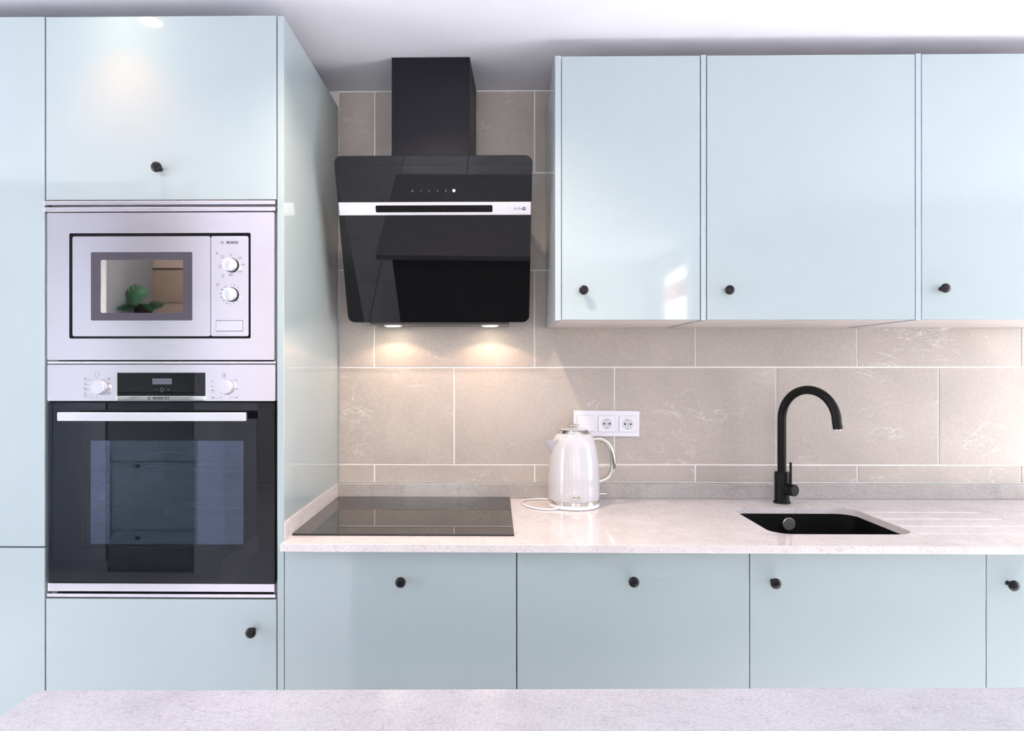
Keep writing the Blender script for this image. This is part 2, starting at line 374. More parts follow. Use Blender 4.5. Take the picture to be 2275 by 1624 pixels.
# grout bed and the running-bond wall tiles, each its own piece
obj('grout', box(-0.5515, XR - 0.002, 2.2925, 2.2995, 0.951, 2.3285), 'grout', wall_back)
gap = 0.0052; tile_cache = {}
def wall_tile(x0, x1, z0, z1):
    x0 += gap / 2; x1 -= gap / 2; z0 += gap / 2; z1 -= gap / 2
    if x1 - x0 < 0.004: return
    key = (round(x1 - x0, 3), round(z1 - z0, 3))
    if key in tile_cache:
        src = tile_cache[key]; o = src.copy(); link(o); o.location = Vector(((x0 + x1) / 2, 2.29425, z0)) - WL[wall_back]; return
    tile_cache[key] = obj('tile', box(x0, x1, 2.290, 2.2985, z0, z1, bev=0.0008, seg=1), 'tile', wall_back)
rows = [(0.9525, 1.0148), (1.0148, 1.3555), (1.3555, 1.697), (1.697, 2.0387), (2.0387, 2.3262)]
for ri, (z0, z1) in enumerate(rows):
    s = -0.7061 if ri % 2 == 1 else -0.9865
    for k in range(7):
        a, b = s + 0.5623 * k, s + 0.5623 * (k + 1)
        a, b = max(a, -0.5515), min(b, XR - 0.002)
        if b - a > 0.01: wall_tile(a, b, z0, z1)

floor = struct('floor', box(XL, XK, YB, YF, -0.08, -0.008), 'floor_grout', origin=(0, 0, 0))
ft = None
nx, ny = 11, 11
for i in range(nx):
    for j in range(ny):
        x0 = XL + (XK - XL) / nx * i + 0.002; y0 = YB + (YF - YB) / ny * j + 0.002
        wx, wy = (XK - XL) / nx - 0.004, (YF - YB) / ny - 0.004
        if ft is None: ft = obj('floor_tile', box(x0, x0 + wx, y0, y0 + wy, -0.0078, 0, bev=0.0008, seg=1), 'floor_tile', floor)
        else:
            o = ft.copy(); link(o); o.location = (x0 + wx / 2, y0 + wy / 2, -0.0078)
struct('ceiling', box(XL, XK, 0.02, YF, ZC, ZH + 0.1), 'white_paint')
struct('ceiling_high', box(XL, XK, YB, 0.018, ZH, ZH + 0.1), 'white_paint')
def wall_with_hole(name, axis, at, t, a0, a1, h0, h1, hz0, hz1, m):
    bm = None
    def bx(p0, p1, q0, q1):
        nonlocal bm
        bm = box(p0, p1, at, at + t, q0, q1, bm=bm) if axis == 'Y' else box(at, at + t, p0, p1, q0, q1, bm=bm)
    top = ZH + 0.1
    bx(a0, h0, 0, top); bx(h1, a1, 0, top); bx(h0, h1, hz1, top)
    if hz0 > 0: bx(h0, h1, 0, hz0)
    return struct(name, bm, m)
wall_with_hole('wall_rear', 'Y', YB - 0.12, 0.12, XL - 0.12, XR + 0.12, -1.30, -0.20, 0.90, 2.30, 'wall_paint')
wall_with_hole('wall_left', 'X', XL - 0.12, 0.12, YB, YF, 0.00, 1.30, 0.06, 2.30, 'wall_paint')
bm = box(XR, XK + 0.12, -2.60 - 0.12, -2.60, 0, ZH + 0.1)
for a in ((YB, -3.90, 0, ZH + 0.1), (-2.80, -2.72, 0, ZH + 0.1), (-3.90, -2.80, 0, 0.10), (-3.90, -2.80, 2.50, ZH + 0.1)):
    bm = box(XR, XR + 0.06, *a, bm=bm)
struct('wall_right', bm, 'wall_paint')
wall_with_hole('wall_side', 'X', XK, 0.12, -2.60, YF, 0.42, 1.60, 0.06, 2.25, 'wall_paint')
def window(name, axis, at, a0, a1, z0, z1, nleaf):
    f = 0.06; bm = None
    def b(p0, p1, q0, q1, bm):
        return box(p0, p1, at, at + 0.05, q0, q1, bev=0.004, bm=bm) if axis == 'Y' else box(at, at + 0.05, p0, p1, q0, q1, bev=0.004, bm=bm)
    e = 0.001
    bm = b(a0 + e, a1 - e, z0 + e, z0 + f, bm); bm = b(a0 + e, a1 - e, z1 - f, z1 - e, bm)
    wd = (a1 - a0) / nleaf
    bm = b(a0 + e, a0 + f, z0 + f, z1 - f, bm); bm = b(a1 - f, a1 - e, z0 + f, z1 - f, bm)
    for k in range(1, nleaf): bm = b(a0 + wd * k - f / 2, a0 + wd * k + f / 2, z0 + f, z1 - f, bm)
    w_ = struct(name, bm, 'frame_white')
    for k in range(nleaf):
        p0 = a0 + wd * k + (f if k == 0 else f / 2); p1 = a0 + wd * (k + 1) - (f if k == nleaf - 1 else f / 2)
        q = box(p0, p1, at + 0.022, at + 0.026, z0 + f, z1 - f) if axis == 'Y' else box(at + 0.022, at + 0.026, p0, p1, z0 + f, z1 - f)
        obj('window_pane', q, 'pane', w_)
window('fill_window_1', 'Y', YB - 0.09, -1.30, -0.20, 0.90, 2.30, 2)  # unseen window added behind the camera for soft frontal light
window('window_2', 'X', XL - 0.09, 0.00, 1.30, 0.06, 2.30, 2)
window('window_3', 'X', XR + 0.005, -3.90, -2.80, 0.10, 2.50, 1)
window('fill_window_4', 'X', XK + 0.04, 0.42, 1.60, 0.06, 2.25, 2)  # unseen window, sized and placed to bring in light from the right
# the partition behind the camera that the appliance fronts mirror
struct('wall_partition', box(XL, -1.92, -1.62, -1.50, 0, ZH), 'warm_wall')
struct('wall_pier', box(-1.985, -1.80, -1.498, -0.88, 0, ZH), 'pier_wall')
struct('baseboard_pier', box(-1.799, -1.786, -1.498, -0.87, 0, 0.10, bev=0.002), 'frame_white')

# ================================================================ KNOBS
KN = [(0.0062, 0), (0.0062, 0.0015), (0.0045, 0.004), (0.0045, 0.010), (0.0095, 0.015), (0.0132, 0.0185), (0.0138, 0.021), (0.0134, 0.0235), (0.0105, 0.0262), (0.005, 0.0274), (0, 0.0276)]
def knob(parent, x, y, z): return obj('knob', lathe(KN, (x, y, z), 'Y', 28), 'black_metal', parent, smooth=True, origin=(x, y, z))
def front(name, parent, x0, x1, z0, z1, y, m='lacquer'):
    return obj(name, box(x0, x1, y, y + 0.018, z0, z1, bev=0.0009), m, parent)

# ================================================================ TALL UNITS
t = thing('tall_cabinet', (-1.48, 2.0, 0), 'pale sage glossy tall cabinet at the far left edge, split by one horizontal joint', 'cabinet')
obj('body', box(-1.785, -1.1835, 1.722, 2.296, 0.10, 2.262), 'carcass', t)
obj('plinth', box(-1.785, -1.1835, 1.77, 1.785, 0.0, 0.099), 'lacquer', t)
front('door', t, -1.785, -1.1840, 0.8822, 2.2745, 1.70)
front('door', t, -1.785, -1.1840, 0.105, 0.8784, 1.70)

t = thing('oven_housing', (-0.866, 2.0, 0), 'pale sage glossy tall housing that holds the microwave and the oven', 'cabinet')
bm = None
for a in ((-1.1800, -1.1640, 1.722, 2.296, 0.10, 2.262), (-0.5865, -0.5705, 1.722, 2.296, 0.10, 2.262), (-1.1639, -0.5866, 2.28, 2.296, 0.10, 2.262),
          (-1.1639, -0.5866, 1.722, 2.279, 2.246, 2.262), (-1.1639, -0.5866, 1.722, 2.279, 1.762, 1.790), (-1.1639, -0.5866, 1.722, 2.279, 1.350, 1.368),
          (-1.1639, -0.5866, 1.722, 2.279, 0.730, 0.750), (-1.1639, -0.5866, 1.722, 2.279, 0.10, 0.116)):
    bm = box(*a, bm=bm)
obj('body', bm, 'carcass', t)
obj('plinth', box(-1.180, -0.5705, 1.77, 1.785, 0.0, 0.099), 'lacquer', t)
obj('side_panel', box(-0.5698, -0.5521, 1.700, 2.288, 0.0, 2.2715, bev=0.0008), 'lacquer', t)
d = front('door', t, -1.1803, -0.5722, 1.7925, 2.2735, 1.70); knob(d, -0.8776, 1.70, 1.872)
d = front('door', t, -1.1803, -0.5722, 0.105, 0.7451, 1.70); knob(d, -0.6320, 1.70, 0.6665)
for z0, z1 in ((1.7765, 1.7890), (1.7600, 1.7722)):
    obj('trim_rail', box(-1.1830, -0.5735, 1.694, 1.719, z0 + 0.0012, z1, bev=0.002), 'steel', t, label='brushed steel trim rail')
obj('trim_rail', box(-1.1765, -0.5742, 1.7002, 1.719, 1.3628, 1.3685, bev=0.001), 'steel', t, label='thin steel rail between the two appliances')
obj('trim_rail', box(-1.1770, -0.5742, 1.6990, 1.719, 0.7505, 0.7592, bev=0.001), 'steel', t, label='thin steel rail under the oven')

# ---- microwave
t = thing('microwave', (-0.877, 1.95, 1.3705), 'built-in brushed steel microwave with two round dials, above the oven', 'microwave')
obj('body', box(-1.150, -0.600, 1.722, 2.10, 1.373, 1.755, bev=0.004), 'black_plastic', t)
obj('frame', ring_plate(-1.1775, -0.5772, 1.3722, 1.7590, 0.004, -1.1187, -0.6398, 1.4285, 1.7052, 0.004, 1.7000, 1.7205), 'steel', t)
obj('recess', ring_plate(-1.1187, -0.6398, 1.4285, 1.7052, 0.004, -1.1095, -0.6470, 1.4365, 1.6945, 0.003, 1.7035, 1.7215), 'black_plastic', t)
d = obj('door', ring_plate(-1.1108, -0.7462, 1.4345, 1.6968, 0.005, -1.0620, -0.7940, 1.4760, 1.6555, 0.004, 1.7010, 1.7205), 'steel', t)
obj('glass_border', ring_plate(-1.0620, -0.7940, 1.4760, 1.6555, 0.004, -1.0372, -0.8188, 1.4960, 1.6353, 0.004, 1.7018, 1.7200), 'mw_border', d)
obj('window_glass', plate(-1.0372, -0.8188, 1.4960, 1.6353, 1.7030, 1.7150, 0.004), 'mw_mesh', d)
p = obj('control_panel', ring_plate(-0.7448, -0.6458, 1.4345, 1.6968, 0.005, -0.7312, -0.6607, 1.4470, 1.4762, 0.001, 1.7010, 1.7205), 'steel', t)
obj('button_gap', plate(-0.7312, -0.6607, 1.4470, 1.4762, 1.7060, 1.7080, 0.001), 'black_plastic', p)
obj('door_button', plate(-0.7300, -0.6620, 1.4482, 1.4750, 1.7003, 1.7058, 0.001, bev=0.0006), 'steel_light', p)
for z in (1.6205, 1.5435):
    kx = -0.6905
    k = obj('dial', lathe([(0.0172, 0), (0.0172, 0.015), (0.0165, 0.0175), (0.0150, 0.0182), (0, 0.0182)], (kx, 1.7002, z), 'Y', 36), 'steel_light', p, smooth=True)
    obj('dial_collar', lathe([(0.0188, 0), (0.0188, 0.0040), (0.0174, 0.0044)], (kx, 1.7006, z), 'Y', 36), 'black_plastic', p, smooth=True)
bm = None
yy = 1.7008; cx, cz = -0.6925, 1.6215
for s, a in (('90', 90), ('180', 42), ('360', 0), ('600', -42), ('800', -90)):
    bm = join(bm, text_bm(s, cx + 0.0315 * math.cos(R(a)), yy, cz + 0.0265 * math.sin(R(a)), 0.0075)) if bm else text_bm(s, cx + 0.0315 * math.cos(R(a)), yy, cz + 0.0265 * math.sin(R(a)), 0.0075)
for dx, dz in ((-0.0215, 0.022), (-0.028, -0.003), (-0.0215, -0.028)):
    a, b = cx + dx, cz + dz
    for q in ((a - .003, b - .003, a + .003, b - .003), (a + .003, b - .003, a + .003, b + .003), (a + .003, b + .003, a - .003, b + .003), (a - .003, b + .003, a - .003, b - .003), (a - .003, b - .0048, a + .003, b - .0048)):
        line_bm(bm, *q, yy)
for s, dx, dz in (('S', -0.038, 0.0300), ('S', -0.0352, 0.0300)): join(bm, text_bm(s, cx + dx, yy, cz + dz, 0.0075))
cz = 1.5440
for i, s in enumerate(('1', '2', '3', '4', '5', '6', '7', '8', '9', '10', '15', '20', '30', '40', '60')):
    a = 90 - i * 23.2 + (0 if i < 9 else 3)
    join(bm, text_bm(s, cx + 0.0255 * math.cos(R(a)), yy, cz + 0.0255 * math.sin(R(a)), 0.0062))
ring_bm(-0.7272, 1.5695, yy, 0.0027, 0.0033, bm=bm); line_bm(bm, -0.7272, 1.5695, -0.7272, 1.572, yy); line_bm(bm, -0.7065, 1.5665, -0.7005, 1.5660, yy)
obj('dial_markings', bm, 'print_grey', p)
obj('brand_lettering', text_bm('BOSCH', -0.6885, 1.7008, 1.6797, 0.0088, bold=0.00035, sx=1.05), 'print_dark', p)
bm = ring_bm(-0.7150, 1.6797, 1.7008, 0.0034, 0.0041)
for q in ((-0.7165, 1.6771, -0.7165, 1.6823), (-0.7135, 1.6771, -0.7135, 1.6823), (-0.7165, 1.6797, -0.7135, 1.6797)): line_bm(bm, *q, 1.7008, 0.0007)
obj('brand_emblem', bm, 'print_grey', p)

# ---- oven
t = thing('oven', (-0.876, 1.95, 0.7645), 'built-in black glass oven with steel control panel under the microwave', 'oven')
# cavity of five enamel walls so that the window looks into a real hollow
bm = None
for a in ((-1.150, -1.0920, 1.740, 2.20, 0.800, 1.255), (-0.6560, -0.600, 1.740, 2.20, 0.800, 1.255), (-1.0919, -0.6561, 2.14, 2.20, 0.800, 1.255),
          (-1.0919, -0.6561, 1.740, 2.139, 1.175, 1.255), (-1.0919, -0.6561, 1.740, 2.139, 0.800, 0.865)): bm = box(*a, bm=bm)
obj('cavity', bm, 'enamel', t)
p = obj('control_panel', ring_plate(-1.1768, -0.5750, 1.2650, 1.3600, 0.003, -0.9920, -0.7590, 1.2660, 1.3390, 0.0006, 1.7000, 1.7205), 'steel', t)
s_ = obj('display', box(-0.9918, -0.7592, 1.7012, 1.7205, 1.2800, 1.3388), 'black_glass', p)
obj('display_reflection', box(-0.8990, -0.8480, 1.7002, 1.7014, 1.3085, 1.3240), 'display_refl', p)  # reflection in the display glass, painted on as a lighter grey rectangle
bm = ring_bm(-0.8735, 1.2945, 1.7010, 0.0040, 0.0047, d=0.0003)
line_bm(bm, -0.8930, 1.2945, -0.8880, 1.2945, 1.7010, 0.0006); line_bm(bm, -0.8600, 1.2945, -0.8550, 1.2945, 1.7010, 0.0006); line_bm(bm, -0.8575, 1.2920, -0.8575, 1.2970, 1.7010, 0.0006)
line_bm(bm, -0.8735, 1.2900, -0.8735, 1.2870, 1.7010, 0.0006)
obj('touch_symbols', bm, 'print_dim', p)
b_ = obj('brand_bar', box(-0.9905, -0.7594, 1.6940, 1.7205, 1.2663, 1.2785, bev=0.0015), 'chrome', p)
obj('brand_lettering', text_bm('BOSCH', -0.8730, 1.6938, 1.2724, 0.0098, bold=0.0004, sx=1.35), 'print_dark', b_)
bm = ring_bm(-0.9045, 1.2724, 1.6938, 0.0034, 0.0042)
for q in ((-0.9060, 1.2700, -0.9060, 1.2748), (-0.9030, 1.2700, -0.9030, 1.2748), (-0.9060, 1.2724, -0.9030, 1.2724)): line_bm(bm, *q, 1.6938, 0.0007)
obj('brand_emblem', bm, 'print_dark', b_)
for kx in (-1.0340, -0.7023):
    obj('dial', lathe([(0.0188, 0), (0.0188, 0.003), (0.0178, 0.0045), (0.0178, 0.015), (0.0165, 0.017), (0, 0.0172)], (kx, 1.7000, 1.3008), 'Y', 40), 'steel_light', p, smooth=True)
    obj('dial_shadow_gap', ring_bm(kx, 1.3008, 1.6997, 0.0187, 0.0196, d=0.0003, seg=40), 'print_grey', p)
bm = None
X = lambda px: -1.1805 + (px - 102) * 0.0011895     # positions of the marks across the panel face
Z = lambda py: 1.3602 - (py - 810) * 0.001178
def sq(bm, cx, cz, h, y=1.7000, w_=0.0006):
    for q in ((cx - h, cz - h, cx + h, cz - h), (cx + h, cz - h, cx + h, cz + h), (cx + h, cz + h, cx - h, cz + h), (cx - h, cz + h, cx - h, cz - h)): bm = line_bm(bm, *q, y, w_)
    return bm
bm = sq(None, X(216), Z(832), 0.0050); line_bm(bm, X(216), Z(839), X(216), Z(841.5), 1.7, 0.001)
for i, (py, fx) in enumerate(((841.5, 206), (852.5, 198), (863.5, 198), (874, 206))):
    sq(bm, X(189.5), Z(py), 0.0027); line_bm(bm, X(187.6), Z(py) - 0.001, X(191.5), Z(py) - 0.001, 1.7); line_bm(bm, X(192), Z(py + 2.4), X(fx), Z(py + 2.4), 1.7)
    sq(bm, X(243), Z(py), 0.0027, w_=0.0010); line_bm(bm, X(241), Z(py), X(245), Z(py), 1.7, 0.0012); line_bm(bm, X(240.5), Z(py + 2.6), X({0: 226, 1: 234, 2: 234, 3: 227}[i]), Z(py + 2.6), 1.7)
sq(bm, X(189.5), Z(880), 0.0025); line_bm(bm, X(187), Z(883), X(216), Z(883), 1.7); line_bm(bm, X(216), Z(883), X(216), Z(878.5), 1.7)
obj('dial_markings', bm, 'print_grey', p)
bm = sq(None, X(498), Z(833.5), 0.0050); line_bm(bm, X(498), Z(829.5), X(498), Z(837.5), 1.7, 0.0015); line_bm(bm, X(498), Z(841), X(498), Z(843), 1.7, 0.0008)
for s, px, py in (('50', 524.5, 845), ('100', 524.5, 863.5), ('150', 524.5, 883.5), ('275', 472, 867.5), ('200', 473, 883.5)): join(bm, text_bm(s, X(px), 1.7, Z(py), 0.0058, bold=0.0001))
sq(bm, X(470.5), Z(847), 0.0018); sq(bm, X(470.5), Z(858), 0.0014)
line_bm(bm, X(522), Z(846.5), X(514), Z(846.5), 1.7); line_bm(bm, X(514), Z(846.5), X(511), Z(848.5), 1.7); line_bm(bm, X(521), Z(864.5), X(517), Z(865.5), 1.7)
line_bm(bm, X(519), Z(885), X(512), Z(884.5), 1.7); line_bm(bm, X(512), Z(884.5), X(508.5), Z(879), 1.7); line_bm(bm, X(472), Z(853), X(481.5), Z(853), 1.7); line_bm(bm, X(472), Z(859.5), X(480), Z(859.5), 1.7)
line_bm(bm, X(476), Z(868.5), X(481), Z(868.5), 1.7); line_bm(bm, X(464), Z(872), X(481), Z(872), 1.7); line_bm(bm, X(477), Z(885), X(490), Z(885), 1.7); line_bm(bm, X(490), Z(885), X(491.5), Z(880), 1.7)
obj('dial_markings', bm, 'print_grey', p)
d = obj('door', ring_plate(-1.1748, -0.5762, 0.7878, 1.2610, 0.002, -1.0880, -0.6605, 0.8785, 1.1602, 0.002, 1.7035, 1.7200), 'black_plastic', t)
obj('outer_glass', plate(-1.1745, -0.5765, 0.7876, 1.2600, 1.6990, 1.7030, 0.002), 'oven_glass', d)
obj('inner_glass', plate(-1.1000, -0.6500, 0.8700, 1.1700, 1.7225, 1.7245, 0.002), 'oven_inner', d)
obj('bottom_rail', box(-1.1745, -0.5762, 1.6985, 1.7205, 0.7655, 0.7864, bev=0.001), 'steel', d)
obj('vent_gap', box(-1.1745, -0.5765, 1.7055, 1.7210, 1.2602, 1.2648), 'black_plastic', t)
h = obj('handle', box(-1.1160, -0.6335, 1.6480, 1.6600, 1.2160, 1.2382, bev=0.002), 'steel_light', d)
for x in (-1.085, -0.664): obj('handle_post', box(x - 0.011, x + 0.011, 1.6602, 1.6988, 1.2200, 1.2342, bev=0.002), 'steel', h)
def rack(z, parent):
    b = tube([(-1.086, 1.752, z), (-0.662, 1.752, z), (-0.662, 2.12, z), (-1.086, 2.12, z), (-1.086, 1.752, z)], 0.0026, 6)
    for i in range(15):
        x = -1.07 + i * 0.028; b = tube([(x, 1.752, z), (x, 2.12, z)], 0.0012, 5, b)
    for y in (1.86, 2.0): b = tube([(-1.086, y, z - 0.002), (-0.662, y, z - 0.002)], 0.002, 6, b)
    return obj('oven_rack', b, 'rack', parent, smooth=True)
rack(1.079, t); rack(0.975, t)
bm = box(-1.080, -0.668, 1.760, 2.10, 0.990, 0.993)
for a in ((-1.080, -0.668, 1.760, 1.764, 0.993, 1.016), (-1.080, -0.668, 2.096, 2.10, 0.993, 1.016), (-1.080, -1.076, 1.764, 2.096, 0.993, 1.016), (-0.672, -0.668, 1.764, 2.096, 0.993, 1.016)): box(*a, bm=bm)
obj('baking_tray', bm, 'satin', t)
for x in (-1.088, -0.660):
    bm = None
    for z in (0.925, 0.972, 1.030, 1.076, 1.125): bm = tube([(x, 1.76, z), (x, 2.12, z)], 0.0018, 6, bm)
    for y in (1.78, 2.10): bm = tube([(x, y, 0.90), (x, y, 1.15)], 0.0018, 6, bm)
    obj('side_grid', bm, 'rack', t, smooth=True)

# ================================================================ BASE CABINETS
base = [(-0.5507, 0.0551, 'under the black hob', -0.2440, 0.7985, 'drawer_front'),
        (0.0575, 0.6584, 'under the white kettle, with a centred knob', 0.3560, 0.8020, 'drawer_front'),
        (0.6604, 1.2653, 'under the black sink, knob near its left edge', 0.7182, 0.7995, 'door'),
        (1.2676, 1.8700, 'at the right edge of the picture, beside the sink unit', 1.3212, 0.7968, 'door')]
for x0, x1, wh, kx, kz, nm in base:
    t = thing('base_cabinet', ((x0 + x1) / 2, 2.0, 0), 'pale sage glossy base cabinet ' + wh, 'cabinet', 'base cabinets under the worktop')
    bm = None
    for a in ((x0, x0 + 0.016, 1.722, 2.29, 0.10, 0.870), (x1 - 0.016, x1, 1.722, 2.29, 0.10, 0.870), (x0 + 0.0161, x1 - 0.0161, 2.274, 2.29, 0.10, 0.870), (x0 + 0.0161, x1 - 0.0161, 1.722, 2.273, 0.10, 0.116), (x0 + 0.0161, x1 - 0.0161, 1.722, 1.738, 0.84, 0.870)):
        bm = box(*a, bm=bm)
    obj('body', bm, 'carcass', t)
    obj('plinth', box(x0, x1, 1.77, 1.785, 0, 0.099), 'lacquer', t)
    d = front(nm, t, x0 + 0.0002, x1 - 0.0002, 0.105, 0.8745, 1.70); knob(d, kx, 1.70, kz)

# ================================================================ WORKTOP (boolean-cut sink opening and drainer grooves)
def cut(o, cutters):
    for c in cutters:
        md = o.modifiers.new('b', 'BOOLEAN'); md.operation = 'DIFFERENCE'; md.solver = 'EXACT'; md.object = c
    bpy.context.view_layer.update(); dg = bpy.context.evaluated_depsgraph_get()
    me = bpy.data.meshes.new_from_object(o.evaluated_get(dg)); o.modifiers.clear(); o.data = me
    for c in cutters: bpy.data.objects.remove(c)
wt = obj('worktop', box(-0.5517, 1.900, 1.6650, 2.2895, 0.8800, 0.9000, bev=0.0012), 'quartz')
tag(wt, 'long polished pale quartz worktop along the tiled wall, carrying hob, kettle and sink', 'worktop')
def plan_prism(x0, x1, y0, y1, r, z0, z1, bev=0): return prism([(a, b, z0) for a, b in rr(x0, x1, y0, y1, r, 8)], (0, 0, z1 - z0), bev=bev)
cs = [obj('c', plan_prism(0.758, 1.150, 1.7840, 2.1300, 0.055, 0.85, 0.95), 'quartz')]
for y, xs in ((2.063, 1.162), (1.971, 1.162), (1.879, 1.158), (1.792, 1.152)):
    cs.append(obj('c', prism([(xs, y - 0.0055, 0.93), (xs, y - 0.0055, 0.9002), (xs, y + 0.0005, 0.8955), (xs, y + 0.0055, 0.9002), (xs, y + 0.0055, 0.93)], (1.5185 - xs, 0, 0)), 'quartz'))
cut(wt, cs)
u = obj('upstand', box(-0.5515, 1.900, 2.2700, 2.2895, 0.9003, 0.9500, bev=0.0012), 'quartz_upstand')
tag(u, 'low darker-toned quartz upstand running behind the worktop against the tiles', 'upstand')
u = obj('side_upstand', box(-0.5515, -0.5480, 1.6990, 2.2697, 0.9003, 0.9500, bev=0.0008), 'quartz')
tag(u, 'thin quartz upstand against the oven housing, left of the hob', 'upstand')

# ---- hob
t = thing('hob', (-0.25, 2.0, 0.9003), 'black ceramic glass hob, reflecting the tiles, at the left end of the worktop', 'hob')
obj('glass_top', prism([(a, b, 0.9012) for a, b in rr(-0.5470, 0.0508, 1.7530, 2.2680, 0.003, 3)], (0, 0, 0.0040), bev=0.0008), 'ceramic', t)
obj('rim', prism([(a, b, 0.9003) for a, b in rr(-0.5475, 0.0513, 1.7522, 2.2688, 0.003, 3)], (0, 0, 0.0016)), 'black_plastic', t)

# ---- sink
t = thing('sink', (0.954, 1.957, 0.690), 'black undermount sink bowl cut into the worktop below the tap', 'sink')
bm = bmesh.new(); L = []
for (e, z, r) in ((0.018, 0.8797, 0.06), (0.018, 0.690, 0.06), ):
    L.append([bm.verts.new((a, b, z)) for a, b in rr(0.758 - e, 1.150 + e, 1.784 - e, 2.130 + e, r, 8)])
for (e, z, r) in ((0.004, 0.8797, 0.058), (0.002, 0.715, 0.055), (-0.02, 0.700, 0.04)):
    L.append([bm.verts.new((a, b, z)) for a, b in rr(0.758 - e, 1.150 + e, 1.784 - e, 2.130 + e, r, 8)])
k = len(L[0])
for A, B in ((L[1], L[0]), (L[0], L[2]), (L[2], L[3]), (L[3], L[4])):
    for i in range(k): bm.faces.new((A[i], A[(i + 1) % k], B[(i + 1) % k], B[i]))
bm.faces.new(L[4]); bm.faces.new(L[1])
obj('bowl', bm, 'sink', t, smooth=True)
obj('overflow_cover', lathe([(0.0205, 0), (0.0205, 0.004), (0.019, 0.0055), (0, 0.0055)], (0.953, 2.1330, 0.8462), 'Y', 32), 'satin', t, smooth=True, label='round brushed steel overflow cover')
obj('drain', lathe([(0.04, 0), (0.04, 0.003), (0.03, 0.004), (0.012, 0.002), (0, 0.002)], (0.954, 1.957, 0.7002), 'Z', 32), 'satin', t, smooth=True)

# ---- tap
t = thing('faucet', (0.963, 2.205, 0.9002), 'matt black swan-neck mixer tap standing behind the sink', 'tap')
fx, fy = 0.963, 2.205
obj('base', lathe([(0.0275, 0), (0.0275, 0.003), (0.0262, 0.006), (0.0236, 0.0062), (0.0236, 0.100), (0.0222, 0.1045), (0.0150, 0.1055), (0, 0.1055)], (fx, fy, 0.9002), 'Z', 40), 'faucet', t, smooth=True)
ph = R(27); dx, dy = math.sin(ph), -math.cos(ph)
pts = [(fx, fy, 1.000), (fx, fy, 1.06), (fx, fy, 1.12), (fx, fy, 1.180)]
for i in range(1, 19):
    a = math.pi * i / 18 * 1.0; q = 0.100 * (1 - math.cos(a)); pts.append((fx + dx * q, fy + dy * q, 1.184 + 0.098 * math.sin(a)))
ex, ey = fx + dx * 0.2, fy + dy * 0.2
pts += [(ex + dx * .002, ey + dy * .002, 1.174), (ex + dx * .003, ey + dy * .003, 1.164)]
s = obj('spout', tube(pts, 0.0138, 24), 'faucet', t, smooth=True)
obj('aerator', lathe([(0.0112, 0), (0.0112, 0.003), (0, 0.003)], (ex + dx * .003, ey + dy * .003, 1.1608), 'Z', 24), 'satin', s, smooth=True)
hx = Vector((0.46, -0.888, 0)).normalized()
a = Vector((fx, fy, 0.949)) + hx * 0.018; b = Vector((fx, fy, 0.949)) + hx * 0.052
h = obj('lever_hub', tube([a, a + hx * 0.012, a + hx * 0.030, b - hx * 0.002, b], lambda q: 0.0195 if q < 0.85 else 0.0182, 28), 'faucet', t, smooth=True)
c = a + hx * 0.016
obj('lever', tube([c + Vector((0, 0, 0.016)), c + Vector((0, 0, 0.05)), c + Vector((0, 0, 0.0915))], 0.0038, 14), 'faucet', t, smooth=True)

# ================================================================ KETTLE
kx, ky = 0.2580, 2.1470
t = thing('kettle', (kx, ky, 0.9003), 'glossy white electric kettle with chrome bands and handle, right of the hob', 'kettle')
obj('power_base', lathe([(0.0800, 0), (0.0838, 0.002), (0.0845, 0.006), (0.0842, 0.010), (0.0825, 0.0135), (0.0, 0.0135)], (kx, ky, 0.9003), 'Z', 64), 'white_plastic', t, smooth=True)
obj('bottom_band', lathe([(0.0826, 0.0137), (0.0838, 0.0142), (0.0838, 0.0245), (0.0828, 0.0252), (0.04, 0.0252)], (kx, ky, 0.9), 'Z', 64), 'chrome', t, smooth=True)
prof = [(0.030, 0.9255), (0.0828, 0.9255), (0.0836, 0.929), (0.0842, 0.955), (0.0840, 0.985), (0.0830, 1.010), (0.0812, 1.038), (0.0785, 1.063), (0.0750, 1.085), (0.0715, 1.102), (0.0680, 1.115), (0.0640, 1.125), (0.0590, 1.1335), (0.0545, 1.1385), (0.030, 1.1385)]
def fl(a, z):
    k_ = max(0, min(1, (1.10 - z) / 0.04)) * max(0, min(1, (z - 0.926) / 0.02))
    return 0.0045 * k_ * (abs(math.sin(a * 16)) - 0.5)
b = obj('body', lathe(prof, (kx, ky, 0), 'Z', 192, flute=fl), 'kettle_white', t, smooth=True)
obj('top_band', lathe([(0.040, 1.1387), (0.0540, 1.1387), (0.0535, 1.1400), (0.0475, 1.1490), (0.0440, 1.1500), (0.030, 1.1500)], (kx, ky, 0), 'Z', 64), 'chrome', t, smooth=True)
l = obj('lid', lathe([(0.0445, 1.1502), (0.0455, 1.1515), (0.0440, 1.1530), (0.0150, 1.1555), (0.0105, 1.1560), (0.0095, 1.1600), (0, 1.1600)], (kx, ky, 0), 'Z', 64), 'kettle_white', t, smooth=True)
obj('lid_knob', lathe([(0.0090, 1.1602), (0.0150, 1.1612), (0.0170, 1.1640), (0.0165, 1.1675), (0.0130, 1.1690), (0, 1.1692)], (kx, ky, 0), 'Z', 40), 'chrome', l, smooth=True)
